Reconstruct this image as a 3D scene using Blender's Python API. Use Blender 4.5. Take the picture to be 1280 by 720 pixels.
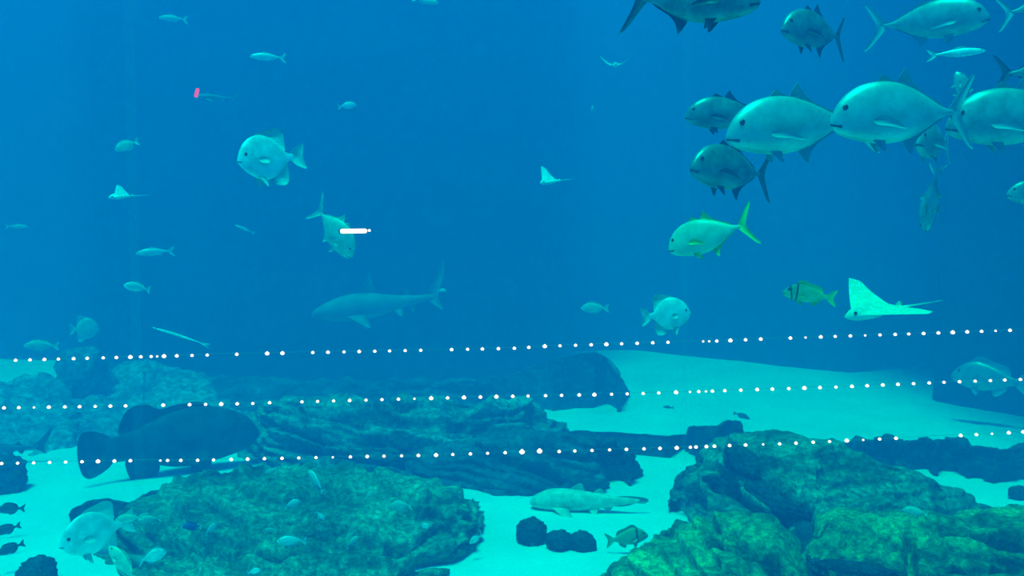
import bpy, bmesh, math, random
import numpy as np
from mathutils import Vector, Matrix, Euler
for o in list(bpy.data.objects):
    bpy.data.objects.remove(o)
S = bpy.context.scene
C = S.collection
R = math.radians
rnd = random.Random(7)

# ---------------------------------------------------------------- camera, light, exposure
F_PX, H, CX, CY, HORIZON = 1108.0, 3.6, 640.0, 360.0, 300.0
PITCH = math.atan((CY - HORIZON) / F_PX)
cam_d = bpy.data.cameras.new('camera'); cam = bpy.data.objects.new('camera', cam_d); C.objects.link(cam)
cam_d.sensor_width = 36; cam_d.lens = 36 * F_PX / 1280; cam_d.clip_end = 200
cam.location = (0, 0, H); cam.rotation_euler = (R(90) - PITCH, 0, 0)
S.camera = cam
S.view_settings.view_transform = 'Standard'; S.view_settings.look = 'None'
S.view_settings.exposure = 0.0; S.view_settings.gamma = 1; S.view_settings.use_curve_mapping = False
S.cycles.volume_bounces = 1
S.cycles.max_bounces = 6
S.cycles.diffuse_bounces = 2
S.cycles.glossy_bounces = 2
S.cycles.transparent_max_bounces = 16
S.cycles.use_denoising = True
S.cycles.caustics_reflective = False

W = bpy.data.worlds.new('world'); S.world = W; W.use_nodes = True
WN = W.node_tree
WN.nodes['Background'].inputs[0].default_value = (0.0, 0.25, 0.62, 1)
WN.nodes['Background'].inputs[1].default_value = 1.0
sun_d = bpy.data.lights.new('sun', 'SUN'); sun = bpy.data.objects.new('sun', sun_d); C.objects.link(sun)
sun_d.energy = 7.6; sun_d.color = (0.0, 1.0, 0.68); sun_d.angle = R(14)
sun.rotation_euler = Euler((R(12), R(-8), 0))      # daylight from the open top of the tank
# water: scattering and absorption per metre (red, green, blue)
SCAT = (0.004, 0.0215, 0.068)
ABSO = (0.400, 0.034, 0.004)

# ---------------------------------------------------------------- helpers
cp, sp = math.cos(PITCH), math.sin(PITCH)
def ray(px, py):
    x = (px - CX) / F_PX; y = (CY - py) / F_PX
    return Vector((x, cp + y * sp, -sp + y * cp))
def at(px, py, Y):
    d = ray(px, py); return Vector((0, 0, H)) + d * (Y / d.y)
def fl(px, py, z=0.0):
    d = ray(px, py); return Vector((0, 0, H)) + d * ((z - H) / d.z)
def proj(P):
    X, Y, Z = P[:, 0], P[:, 1], P[:, 2] - H
    dep = Y * cp - Z * sp; up = Y * sp + Z * cp
    return CX + F_PX * X / dep, CY - F_PX * up / dep

def hash3(i, j, k, seed):
    n = (i * 374761393 + j * 668265263 + k * 2147483647 + seed * 974634777) & 0xffffffff
    n = ((n ^ (n >> 13)) * 1274126177) & 0xffffffff
    n = ((n ^ (n >> 16)) * 2246822519) & 0xffffffff
    return ((n ^ (n >> 15)) & 0xffff) / 65535.0
def vnoise(P, seed=0):
    Q = np.floor(P).astype(np.int64); f = P - Q; f = f * f * (3 - 2 * f)
    r = 0
    for a in (0, 1):
        for b in (0, 1):
            for c in (0, 1):
                w = (f[:, 0] if a else 1 - f[:, 0]) * (f[:, 1] if b else 1 - f[:, 1]) * (f[:, 2] if c else 1 - f[:, 2])
                r = r + w * hash3(Q[:, 0] + a, Q[:, 1] + b, Q[:, 2] + c, seed)
    return r * 2 - 1
def fbm(P, seed=0, octs=4, ridge=False):
    r = 0; A = 1; s = 0
    for k in range(octs):
        n = vnoise(P * (2 ** k) + 17.3 * k, seed + k)
        if ridge: n = 1 - 2 * abs(n)
        r = r + A * n; s += A; A *= 0.5
    return r / s

def tag(o, label=None, cat=None, group=None, kind=None):
    for k, v in (('label', label), ('category', cat), ('group', group), ('kind', kind)):
        if v: o[k] = v
    return o
def link(name, me, mats, parent=None, smooth=True):
    for m in (mats if isinstance(mats, (list, tuple)) else [mats]): me.materials.append(m)
    if smooth: me.polygons.foreach_set('use_smooth', [True] * len(me.polygons))
    o = bpy.data.objects.new(name, me); C.objects.link(o)
    if parent: o.parent = parent
    return o
def mesh(name, verts, faces):
    me = bpy.data.meshes.new(name)
    me.from_pydata([tuple(v) for v in verts], [], faces); me.update()
    return me
def empty(name, loc=(0, 0, 0)):
    o = bpy.data.objects.new(name, None); C.objects.link(o); o.location = loc; o.empty_display_size = .1
    return o
def grid_faces(nu, nv, wrap_v=False):
    f = []
    for i in range(nu - 1):
        for j in range(nv if wrap_v else nv - 1):
            a = i * nv + j; b = i * nv + (j + 1) % nv
            f.append((a, b, b + nv, a + nv))
    return f
def interp(pts, x):
    return float(np.interp(x, [p[0] for p in pts], [p[1] for p in pts]))
def smooth_interp(xs, ys, x):
    # monotone-ish cubic through the points
    xs = np.array(xs, float); ys = np.array(ys, float)
    m = np.gradient(ys, xs)
    i = np.clip(np.searchsorted(xs, x) - 1, 0, len(xs) - 2)
    h = xs[i + 1] - xs[i]; t = (x - xs[i]) / h
    return ((2*t**3 - 3*t**2 + 1) * ys[i] + (t**3 - 2*t**2 + t) * h * m[i] + (-2*t**3 + 3*t**2) * ys[i+1] + (t**3 - t**2) * h * m[i+1])

# ---------------------------------------------------------------- materials
def new_mat(name):
    m = bpy.data.materials.new(name); m.use_nodes = True
    nt = m.node_tree; return m, nt, nt.nodes['Principled BSDF']
def noise_ramp(nt, scale, stops, detail=6, rough=.6, coord='Object', dist=0.0, stretch=None):
    tc = nt.nodes.new('ShaderNodeTexCoord'); n = nt.nodes.new('ShaderNodeTexNoise')
    n.inputs['Scale'].default_value = scale; n.inputs['Detail'].default_value = detail
    n.inputs['Roughness'].default_value = rough; n.inputs['Distortion'].default_value = dist
    src = tc.outputs[coord]
    if stretch:
        mp = nt.nodes.new('ShaderNodeMapping'); mp.inputs['Scale'].default_value = stretch
        mp.inputs['Rotation'].default_value = (0, 0.25, 0.2)
        nt.links.new(src, mp.inputs[0]); src = mp.outputs[0]
    nt.links.new(src, n.inputs['Vector'])
    r = nt.nodes.new('ShaderNodeValToRGB'); nt.links.new(n.outputs['Fac'], r.inputs[0])
    e = r.color_ramp.elements
    while len(e) < len(stops): e.new(0.5)
    for k, (p, c) in enumerate(stops):
        e[k].position = p; e[k].color = (*c, 1)
    return r, n
def rock_mat(name, dark, mid, light, scale=1.6, stretch=(1, 1, 2.2), bump=.5):
    m, nt, b = new_mat(name)
    r, n = noise_ramp(nt, scale, [(.34, dark), (.5, mid), (.64, light)], 9, .66, stretch=stretch, dist=.4)
    r2, n2 = noise_ramp(nt, scale * 9, [(.42, (.42, .42, .42)), (.64, (1.6, 1.6, 1.6))], 5, .7)
    mx = nt.nodes.new('ShaderNodeMix'); mx.data_type = 'RGBA'; mx.blend_type = 'MULTIPLY'; mx.inputs[0].default_value = .8
    nt.links.new(r.outputs[0], mx.inputs[6]); nt.links.new(r2.outputs[0], mx.inputs[7])
    nt.links.new(mx.outputs[2], b.inputs['Base Color'])
    b.inputs['Roughness'].default_value = .85; b.inputs['Specular IOR Level'].default_value = .15
    bp = nt.nodes.new('ShaderNodeBump'); bp.inputs['Strength'].default_value = bump * 1.5; bp.inputs['Distance'].default_value = .09
    nt.links.new(n2.outputs['Fac'], bp.inputs['Height']); nt.links.new(bp.outputs[0], b.inputs['Normal'])
    return m
def plain(name, col, rough=.5, spec=.3, metal=0.0):
    m, nt, b = new_mat(name)
    b.inputs['Base Color'].default_value = (*col, 1); b.inputs['Roughness'].default_value = rough
    b.inputs['Specular IOR Level'].default_value = spec; b.inputs['Metallic'].default_value = metal
    return m
def skin(name, a, b_, scale=9, rough=.38, spec=.5, metal=0.0, stretch=(1, 1, 1)):
    m, nt, b = new_mat(name)
    r, n = noise_ramp(nt, scale, [(.38, a), (.62, b_)], 4, .6, stretch=stretch)
    nt.links.new(r.outputs[0], b.inputs['Base Color'])
    b.inputs['Roughness'].default_value = rough; b.inputs['Specular IOR Level'].default_value = spec; b.inputs['Metallic'].default_value = metal
    return m
def emit(name, col, s):
    m, nt, b = new_mat(name); nt.nodes.remove(b)
    e = nt.nodes.new('ShaderNodeEmission'); e.inputs[0].default_value = (*col, 1); e.inputs[1].default_value = s
    nt.links.new(e.outputs[0], nt.nodes['Material Output'].inputs[0]); return m

M = {}
M['rock_green'] = rock_mat('algae_rock', (.03, .06, .025), (.15, .34, .11), (.32, .66, .19), 1.4)
M['rock_teal'] = rock_mat('reef_rock', (.035, .065, .045), (.15, .28, .17), (.26, .48, .29), 1.5, stretch=(.8, .8, 2.6))
M['rock_mid'] = rock_mat('ridged_rock', (.04, .08, .08), (.14, .27, .23), (.28, .50, .40), 1.3, stretch=(.7, .8, 2.8))
M['rock_blue'] = rock_mat('grey_rock', (.03, .06, .08), (.07, .12, .14), (.13, .21, .21), 1.1)
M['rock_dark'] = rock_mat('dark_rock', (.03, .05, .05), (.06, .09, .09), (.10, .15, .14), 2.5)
M['rock_pale'] = rock_mat('pale_rock', (.10, .17, .19), (.18, .30, .31), (.28, .45, .44), .9)  # paler, bluer rock tones
M['wall'] = rock_mat('tank_wall', (.012, .02, .03), (.018, .03, .045), (.028, .045, .06), .5, bump=.2)
m, nt, b = new_mat('sand')
r, n = noise_ramp(nt, .8, [(.3, (.72, .74, .70)), (.7, (.86, .88, .80))], 6, .6)
nt.links.new(r.outputs[0], b.inputs['Base Color']); b.inputs['Roughness'].default_value = .95; b.inputs['Specular IOR Level'].default_value = .05
r2, n2 = noise_ramp(nt, 14, [(.4, (0, 0, 0)), (.6, (1, 1, 1))], 5, .6)
bp = nt.nodes.new('ShaderNodeBump'); bp.inputs['Strength'].default_value = .25; bp.inputs['Distance'].default_value = .03
nt.links.new(n2.outputs['Fac'], bp.inputs['Height']); nt.links.new(bp.outputs[0], b.inputs['Normal'])
M['sand'] = m
M['silver'] = skin('silver_scales', (.44, .53, .45), (.58, .68, .57), 7, .40, .6, .42)
M['midsilver'] = skin('dull_silver_scales', (.26, .34, .30), (.42, .50, .42), 9, .40, .6, .35)
M['steel'] = skin('grey_scales', (.14, .18, .16), (.30, .34, .29), 9, .36, .6, .35)
M['pale'] = skin('pale_scales', (.62, .70, .62), (.95, 1.0, .90), 9, .33, .6, .1)
M['gold'] = skin('gold_scales', (.50, .62, .36), (.66, .78, .46), 12, .38, .5)
M['yellow'] = plain('yellow_fin', (.75, .70, .10), .5)
M['yellow_skin'] = skin('yellow_scales', (.62, .58, .12), (.75, .75, .22), 14, .4, .5)
M['yellowgreen_skin'] = skin('olive_yellow_scales', (.30, .36, .12), (.44, .48, .18), 14, .45, .4)
M['stripe'] = plain('dark_bar', (.03, .05, .04), .5)
M['fin_grey'] = plain('grey_fin', (.34, .40, .40), .5)
M['fin_dark'] = plain('dark_fin', (.05, .07, .08), .5)
M['fin_pale'] = plain('pale_fin', (.55, .60, .55), .5)
M['eye_dark'] = plain('dark_eye', (.01, .012, .015), .15, .6)
M['eye_ring'] = plain('eye_ring', (.5, .5, .35), .3, .5)
M['mouth'] = plain('mouth_line', (.04, .06, .06), .6)
M['grouper'] = skin('mottled_dark_skin', (.030, .040, .045), (.07, .09, .09), 5, .7, .2)
M['darkfish'] = skin('dark_scales', (.05, .07, .07), (.10, .13, .12), 10, .5, .3)
M['shark'] = skin('shark_skin', (.16, .20, .20), (.24, .28, .27), 4, .6, .3)
M['tan'] = skin('tan_scales', (.44, .56, .40), (.66, .80, .58), 12, .45, .4)
M['blue_skin'] = plain('blue_scales', (.03, .10, .35), .4)
M['belly'] = plain('white_belly', (.78, .82, .76), .5)
# spotted ray skin: small pale spots
m, nt, b = new_mat('spotted_skin')
tc = nt.nodes.new('ShaderNodeTexCoord'); v = nt.nodes.new('ShaderNodeTexVoronoi'); v.inputs['Scale'].default_value = 26
nt.links.new(tc.outputs['Object'], v.inputs['Vector'])
rr = nt.nodes.new('ShaderNodeValToRGB'); rr.color_ramp.elements[0].position = .28; rr.color_ramp.elements[0].color = (.95, 1, .75, 1)
rr.color_ramp.elements[1].position = .46; rr.color_ramp.elements[1].color = (.55, .80, .50, 1)
nt.links.new(v.outputs['Distance'], rr.inputs[0]); nt.links.new(rr.outputs[0], b.inputs['Base Color']); b.inputs['Roughness'].default_value = .5
M['spotted'] = m
M['reflection_dot'] = emit('warm_white_glow', (1.0, .96, .82), 1.6)  # glow standing in for lights reflected in the glass
M['reflected_bar'] = emit('reflected_bar_glow', (1.0, .96, .84), 1.6)  # glow of the reflected white bar
M['pink'] = emit('pink_glow', (.75, .15, .42), 1.0)  # glow of the pink reflected mark
M['cap'] = plain('dark_added_cap', (.03, .03, .03), .5)
M['added_wire'] = plain('grey_blue_added_wire', (.10, .22, .30), .6)

# ---------------------------------------------------------------- water, floor, walls, window
WIN_Y = 3.0
def box(name, lo, hi, mats, parent=None):
    x0, y0, z0 = lo; x1, y1, z1 = hi
    v = [(x0,y0,z0),(x1,y0,z0),(x1,y1,z0),(x0,y1,z0),(x0,y0,z1),(x1,y0,z1),(x1,y1,z1),(x0,y1,z1)]
    f = [(0,3,2,1),(4,5,6,7),(0,1,5,4),(1,2,6,5),(2,3,7,6),(3,0,4,7)]
    return link(name, mesh(name, v, f), mats, parent, smooth=False)
wm = bpy.data.materials.new('clear_water'); wm.use_nodes = True; nt = wm.node_tree; nt.nodes.remove(nt.nodes['Principled BSDF'])
out = nt.nodes['Material Output']
vs = nt.nodes.new('ShaderNodeVolumeScatter'); va = nt.nodes.new('ShaderNodeVolumeAbsorption'); ad = nt.nodes.new('ShaderNodeAddShader')
sm = max(SCAT); vs.inputs['Density'].default_value = sm; vs.inputs['Color'].default_value = (*[s / sm for s in SCAT], 1); vs.inputs['Anisotropy'].default_value = 0.0
am = max(ABSO); va.inputs['Density'].default_value = am; va.inputs['Color'].default_value = (*[1 - a / am for a in ABSO], 1)
nt.links.new(vs.outputs[0], ad.inputs[0]); nt.links.new(va.outputs[0], ad.inputs[1]); nt.links.new(ad.outputs[0], out.inputs['Volume'])
WATER_TOP = 12.6
water = box('water', (-20.5, WIN_Y + .16, -.6), (19, 31.5, WATER_TOP), wm)
tag(water, 'clear blue water filling the whole aquarium tank', 'water', kind='structure')

# sandy floor
nx, ny = 260, 200
gx = np.linspace(-19.5, 16, nx); gy = WIN_Y + .2 + (np.linspace(0, 1, ny) ** 1.3) * 27.3
X, Y = np.meshgrid(gx, gy, indexing='ij')
P = np.stack([X.ravel() * .35, Y.ravel() * .35, np.zeros(X.size)], 1)
Z = .05 * fbm(P, 3, 3) + .012 * fbm(P * 6, 9, 3)
V = np.stack([X.ravel(), Y.ravel(), Z], 1)
floor = link('floor', mesh('floor', V, grid_faces(nx, ny)), M['sand']); tag(floor, kind='structure')

def wall(name, base, top=12.9, seed=0, step=.25, amp=.25):
    """rough artificial rock wall along a plan polyline"""
    pts = []
    for (a, b) in zip(base[:-1], base[1:]):
        n = max(2, int(math.hypot(b[0]-a[0], b[1]-a[1]) / step))
        for k in range(n): pts.append((a[0] + (b[0]-a[0])*k/n, a[1] + (b[1]-a[1])*k/n))
    pts.append(base[-1]); pts = np.array(pts)
    nz = int((top + .3) / .35); zs = np.linspace(-.3, top, nz)
    t = np.gradient(pts, axis=0); t /= np.linalg.norm(t, axis=1)[:, None] + 1e-9
    nrm = np.stack([t[:, 1], -t[:, 0]], 1)
    A = np.repeat(pts, nz, 0); N = np.repeat(nrm, nz, 0); Zz = np.tile(zs, len(pts))
    P = np.stack([A[:, 0], A[:, 1], Zz], 1)
    d = amp * fbm(P * .5, seed, 4)
    P[:, 0] += N[:, 0] * d; P[:, 1] += N[:, 1] * d
    o = link(name, mesh(name, P, grid_faces(len(pts), nz)), M['wall']); tag(o, kind='structure'); return o
bl = [(-60, 447), (85, 450), (125, 474), (330, 481), (560, 479), (650, 475), (695, 462), (715, 440), (755, 438), (800, 439), (850, 445), (960, 455), (1060, 465), (1170, 458)]
bp_ = [tuple(fl(*p)[:2]) for p in bl]
bp_ = [(-19.2, 26.8)] + bp_ + [(bp_[-1][0] + 5.5, bp_[-1][1] + .3)]
wall('wall_back', bp_, seed=5, amp=.18)
wall('wall_left', [(-19.2, 3.2), (-19.2, 26.9)], seed=6)
c0 = fl(1172, 503); c1 = fl(1280, 521)
wall('wall_right', [(14.5, 25.9), (c0.x + .05, c0.y + .3), (c0.x, c0.y), (c1.x, c1.y), (15.5, 15.5), (15.5, 3.2)], seed=8, amp=.05)

shade_slab = box('unseen_sun_shade', (7.8, 3.2, WATER_TOP + .35), (19, 31, WATER_TOP + .6), M['wall']); tag(shade_slab, kind='structure')   # slab added above the view to keep sun off the right side

# viewing window: one big acrylic sheet with slim vertical seams, in a dark frame
pm = bpy.data.materials.new('clear_acrylic'); pm.use_nodes = True; nt = pm.node_tree; nt.nodes.remove(nt.nodes['Principled BSDF'])
tr = nt.nodes.new('ShaderNodeBsdfTransparent'); tr.inputs[0].default_value = (.99, 1, 1, 1); nt.links.new(tr.outputs[0], nt.nodes['Material Output'].inputs[0])
win = box('window_1', (-4.6, WIN_Y, .6), (4.6, WIN_Y + .15, 6.4), pm); tag(win, kind='structure')
sm_ = bpy.data.materials.new('seam_bond'); sm_.use_nodes = True; nt = sm_.node_tree; nt.nodes.remove(nt.nodes['Principled BSDF'])
tr = nt.nodes.new('ShaderNodeBsdfTransparent'); df = nt.nodes.new('ShaderNodeBsdfTranslucent'); df.inputs[0].default_value = (.9, .9, .9, 1)
mx = nt.nodes.new('ShaderNodeMixShader'); mx.inputs[0].default_value = .035
nt.links.new(tr.outputs[0], mx.inputs[1]); nt.links.new(df.outputs[0], mx.inputs[2]); nt.links.new(mx.outputs[0], nt.nodes['Material Output'].inputs[0])
for (pxa, w) in ((857, .022), (168, .03)):
    c = at(pxa, 360, WIN_Y + .14)
    o = box('window_seam', (c.x - w/2, WIN_Y + .141, .62), (c.x + w/2, WIN_Y + .149, 6.38), sm_, win); o['kind'] = 'structure'
for nm, lo, hi in (('trim_left', (-4.9, WIN_Y - .05, .3), (-4.6, WIN_Y + .2, 6.7)), ('trim_right', (4.6, WIN_Y - .05, .3), (4.9, WIN_Y + .2, 6.7)),
                   ('trim_top', (-4.6, WIN_Y - .05, 6.4), (4.6, WIN_Y + .2, 6.7)), ('trim_bottom', (-4.6, WIN_Y - .05, .3), (4.6, WIN_Y + .2, .6))):
    tag(box(nm, lo, hi, M['cap']), kind='structure')

# ---------------------------------------------------------------- rocks
def loft_rock(name, label, top, base, hgt, mat, seed=1, nu=200, nv=110, amp=.12, fine=.03, back=1.0, steep=.8, cracks=(), freq=1.3, lumps=0, strata=.0, cat='rock'):
    """A rock mound from its ridge line, its foot line and its height along its length."""
    u0, u1 = top[0][0], top[-1][0]
    us = np.linspace(u0, u1, nu); nb = nv // 3
    P = np.zeros((nu, nv, 3)); Wt = np.zeros((nu, nv))
    for i, u in enumerate(us):
        tpy = interp(top, u); bpy_ = max(interp(base, u), tpy + .5); h = interp(hgt, u)
        yf = fl(u, tpy).y; Yr = yf * (1 - h / H)
        Rg = at(u, tpy, Yr); Fb = fl(u, bpy_)
        if Fb.y > Rg.y - .03: Fb = Vector((Rg.x * .995, Rg.y - .03, 0))
        bk = Vector((Rg.x, Rg.y + back * max(h, .1) * 1.2 + .1, -.15))
        for j in range(nv):
            if j < nv - nb:
                v = j / (nv - nb - 1); a = v * math.pi / 2
                s = (1 - math.cos(a)) * steep + v * (1 - steep); z = math.sin(a) * steep + v * (1 - steep)
                p = Fb.lerp(Rg, s); p.z = Rg.z * z - .12 * (1 - v) ** 3
            else:
                v = (j - (nv - nb) + 1) / nb; a = v * math.pi / 2
                p = Rg.lerp(bk, math.sin(a)); p.z = Rg.z * math.cos(a) + bk.z * (1 - math.cos(a))
            P[i, j] = p
            Wt[i, j] = min(1, max(.0, h) / .25)
    du = np.gradient(P, axis=0); dv = np.gradient(P, axis=1)
    N = np.cross(du, dv); N /= np.linalg.norm(N, axis=2)[:, :, None] + 1e-9
    if N[nu // 2, nv // 3, 2] < 0: N = -N
    Q = P.reshape(-1, 3).copy(); Nf = N.reshape(-1, 3); w = Wt.ravel()
    d = amp * fbm(Q * np.array([freq, freq, freq * 1.8]), seed, 5, ridge=True) - amp * .75 + fine * fbm(Q * 6, seed + 20, 4)
    if strata:
        qz = Q[:, 2] * 7 + Q[:, 0] * .9 + 1.2 * fbm(Q * .9, seed + 40, 3)
        fr = qz - np.floor(qz); d += strata * (np.clip(fr * 4, 0, 1) - fr)
    if lumps:
        d += lumps * np.abs(np.sin(Q[:, 0] * 7 + 2 * fbm(Q, seed + 50, 2)))
    px, py = proj(Q)
    for (poly, wd, dep) in cracks:
        best = np.full(len(Q), 1e9)
        for (a, b) in zip(poly[:-1], poly[1:]):
            ab = np.array([b[0]-a[0], b[1]-a[1]], float); L2 = (ab ** 2).sum()
            t = np.clip(((px - a[0]) * ab[0] + (py - a[1]) * ab[1]) / L2, 0, 1)
            best = np.minimum(best, np.hypot(px - a[0] - t * ab[0], py - a[1] - t * ab[1]))
        d -= dep * np.exp(-(best / wd) ** 2)
    Q += Nf * (d * w)[:, None]
    o = link(name, mesh(name, Q, grid_faces(nu, nv)), mat)
    tag(o, label, cat); return o

loft_rock('rock_mound', 'low pale rock shelf behind the big dark grouper at the left',
    [(-60,486),(-20,478),(20,469),(60,464),(92,464),(104,450),(140,447),(175,449),(205,455),(240,466),(290,480),(330,505)],
    [(-60,580),(-20,578),(40,574),(80,568),(120,560),(200,566),(280,566),(330,560)],
    [(-60,.7),(60,.9),(180,.9),(260,.6),(330,.1)], M['rock_pale'], 11, 170, 90, .30, .05, steep=.35,
    cracks=[([(20,490),(90,480)], 14, .25), ([(100,470),(180,475),(200,490)], 16, .3), ([(150,500),(210,540)], 12, .2)])
loft_rock('rock_mound', 'dark blue rock hump left of centre, in the distance above the grouper',
    [(165,520),(185,488),(215,472),(250,468),(300,470),(340,472),(400,471),(450,474),(520,471),(600,473),(660,469),(700,476)],
    [(165,522),(220,530),(330,530),(450,510),(600,505),(700,496)],
    [(165,.1),(230,.6),(400,.6),(600,.6),(700,.3)], M['rock_blue'], 23, 180, 70, .25, .04, steep=.5)
loft_rock('rock_dome', 'smooth dark domed boulder at the left end of the far sand',
    [(600,484),(640,468),(690,449),(720,443),(745,440),(758,446),(768,458),(778,472),(788,490)],
    [(600,490),(700,494),(788,492)], [(600,.2),(690,1.1),(745,1.2),(775,.8),(788,.1)], M['rock_blue'], 31, 120, 70, .06, .02, steep=.8)
loft_rock('rock_slab', 'long ridged teal rock slab across the middle of the tank floor',
    [(295,545),(312,520),(330,506),(380,503),(430,498),(480,501),(540,497),(600,498),(640,499),(668,506),(688,520),(710,538)],
    [(295,575),(400,600),(560,600),(640,580),(710,560)],
    [(295,.2),(340,.9),(500,1.0),(640,.9),(690,.5),(710,.1)], M['rock_mid'], 41, 260, 120, .22, .05, steep=.35, strata=.16,
    cracks=[([(340,530),(420,545),(520,560),(600,575)], 7, .22), ([(440,520),(520,530),(640,540)], 6, .2), ([(380,510),(450,530)], 6, .15),
            ([(350,555),(470,570),(540,590)], 8, .2), ([(560,505),(640,520),(680,530)], 6, .15), ([(500,545),(600,555)], 6, -.12)])
loft_rock('rock_slab', 'dark blue rock slab ending in a blunt point above the pale shark-like fish',
    [(505,575),(560,556),(600,546),(640,541),(700,541),(740,545),(770,552),(792,568),(806,588)],
    [(505,600),(560,612),(640,624),(700,624),(750,619),(780,600),(806,592)],
    [(505,.2),(600,.7),(740,.8),(790,.5),(806,.1)], M['rock_blue'], 52, 200, 90, .16, .04, steep=.75, strata=.08,
    cracks=[([(600,560),(660,580),(700,600)], 7, .2), ([(640,555),(740,575)], 6, .14), ([(755,550),(770,600)], 5, .12)])
loft_rock('rock_ridge', 'thin dark rock ridge lying on the sand between the middle slab and the right mound',
    [(690,541),(720,538),(760,539),(800,542),(840,544),(875,541)], [(690,552),(760,554),(800,552),(840,566),(875,562)],
    [(690,.1),(740,.35),(840,.4),(875,.1)], M['rock_dark'], 61, 110, 40, .06, .02)
loft_rock('rock_outcrop', 'dark angular rock with a raised horn standing behind the right mound',
    [(860,546),(866,534),(880,533),(900,533),(908,527),(914,525),(926,526),(928,538),(940,546)], [(860,562),(900,562),(940,552)],
    [(860,.3),(870,.6),(925,.7),(940,.2)], M['rock_dark'], 63, 80, 50, .05, .02)
loft_rock('coral_ridge', 'knobbly dark ridge running across the sand at the right edge',
    [(1040,560),(1060,553),(1088,554),(1096,548),(1112,547),(1124,554),(1132,556),(1142,550),(1160,548),(1172,555),(1180,549),(1198,548),(1210,556),(1226,556),(1244,562),(1270,561),(1282,556),(1320,558)],
    [(1040,564),(1060,566),(1090,574),(1110,582),(1125,582),(1140,577),(1180,578),(1220,584),(1245,590),(1265,599),(1320,604)],
    [(1040,.1),(1080,.4),(1200,.5),(1320,.5)], M['rock_dark'], 71, 240, 60, .10, .05, freq=3)
loft_rock('coral_ridge', 'low knobbly dark ridge at the upper left foot of the left mound',
    [(86,642),(92,633),(100,631),(108,626),(125,624),(140,627),(155,628),(172,624),(182,616),(200,612),(230,618),(250,630)],
    [(86,645),(110,648),(150,649),(200,650),(250,640)],
    [(86,.1),(110,.25),(200,.35),(250,.1)], M['rock_dark'], 73, 120, 50, .05, .03, freq=3.5)
loft_rock('rock_mound', 'broad green-brown rock mound with small fish over it, lower left',
    [(120,668),(150,650),(180,630),(205,612),(228,599),(260,594),(300,593),(350,588),(400,590),(450,592),(500,598),(540,610),(572,622),(592,638),(598,652),(600,660)],
    [(120,690),(150,715),(180,750),(240,790),(480,790),(540,728),(575,712),(588,690),(598,668),(600,662)],
    [(120,.15),(180,.4),(260,.6),(400,.7),(520,.65),(580,.5),(600,.1)], M['rock_teal'], 83, 320, 170, .17, .07, steep=.3, strata=.16,
    cracks=[([(150,680),(220,676),(300,700)], 8, .14), ([(300,690),(340,697),(420,692),(455,698)], 5, .34), ([(490,688),(530,698),(582,704)], 8, .36),
            ([(340,668),(380,664),(430,665)], 4, .1), ([(380,620),(460,612),(520,612)], 6, .12), ([(180,655),(240,672),(300,668)], 6, .26),
            ([(320,712),(380,708),(440,712),(520,706)], 5, -.12), ([(330,700),(440,698)], 4, -.08), ([(250,612),(290,622)], 5, .1), ([(540,622),(565,650),(572,680)], 6, .14)])
loft_rock('rock_mound', 'large teal rock mound at the right, behind the bright green rocks',
    [(842,624),(848,606),(860,588),(876,570),(892,556),(920,547),(960,543),(1010,548),(1060,556),(1100,574),(1140,589),(1180,606),(1215,620),(1250,636)],
    [(842,632),(850,645),(880,690),(960,730),(1100,720),(1200,680),(1250,645)],
    [(842,.2),(870,.8),(920,1.1),(1020,1.2),(1120,.9),(1200,.5),(1250,.1)], M['rock_teal'], 91, 300, 150, .11, .045, steep=.35, strata=.05,
    cracks=[([(872,578),(900,600),(930,628),(975,650)], 9, .55), ([(915,575),(960,612),(1008,645)], 10, .6), ([(860,600),(870,640)], 8, .15),
            ([(1030,600),(1100,610)], 8, .08), ([(935,560),(1000,600),(990,630)], 7, .1)])
loft_rock('rock_mound', 'bright green algae-covered rocks filling the lower right corner',
    [(750,724),(775,704),(800,690),(830,667),(860,654),(900,648),(950,652),(1000,662),(1035,648),(1080,644),(1140,648),(1200,656),(1240,654),(1280,646),(1340,642)],
    [(750,730),(800,790),(900,860),(1340,860)],
    [(750,.1),(800,.4),(900,.8),(1100,.9),(1340,1.0)], M['rock_green'], 101, 380, 190, .14, .06, steep=.3, strata=.10,
    cracks=[([(1003,662),(1008,685),(1030,712)], 17, .8), ([(1020,715),(1110,724)], 10, .5), ([(1040,693),(1090,705),(1150,722)], 5, .2), ([(880,668),(930,674),(965,694)], 7, .34),
            ([(1010,655),(1060,660)], 6, .14), ([(1180,662),(1240,668),(1280,672)], 5, .26), ([(1135,665),(1140,720)], 6, .26), ([(1060,676),(1090,684)], 7, .2),
            ([(880,650),(910,660),(935,690)], 6, .12), ([(1190,705),(1240,712),(1280,706)], 5, .12), ([(960,700),(1000,730)], 8, .15)])

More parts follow.
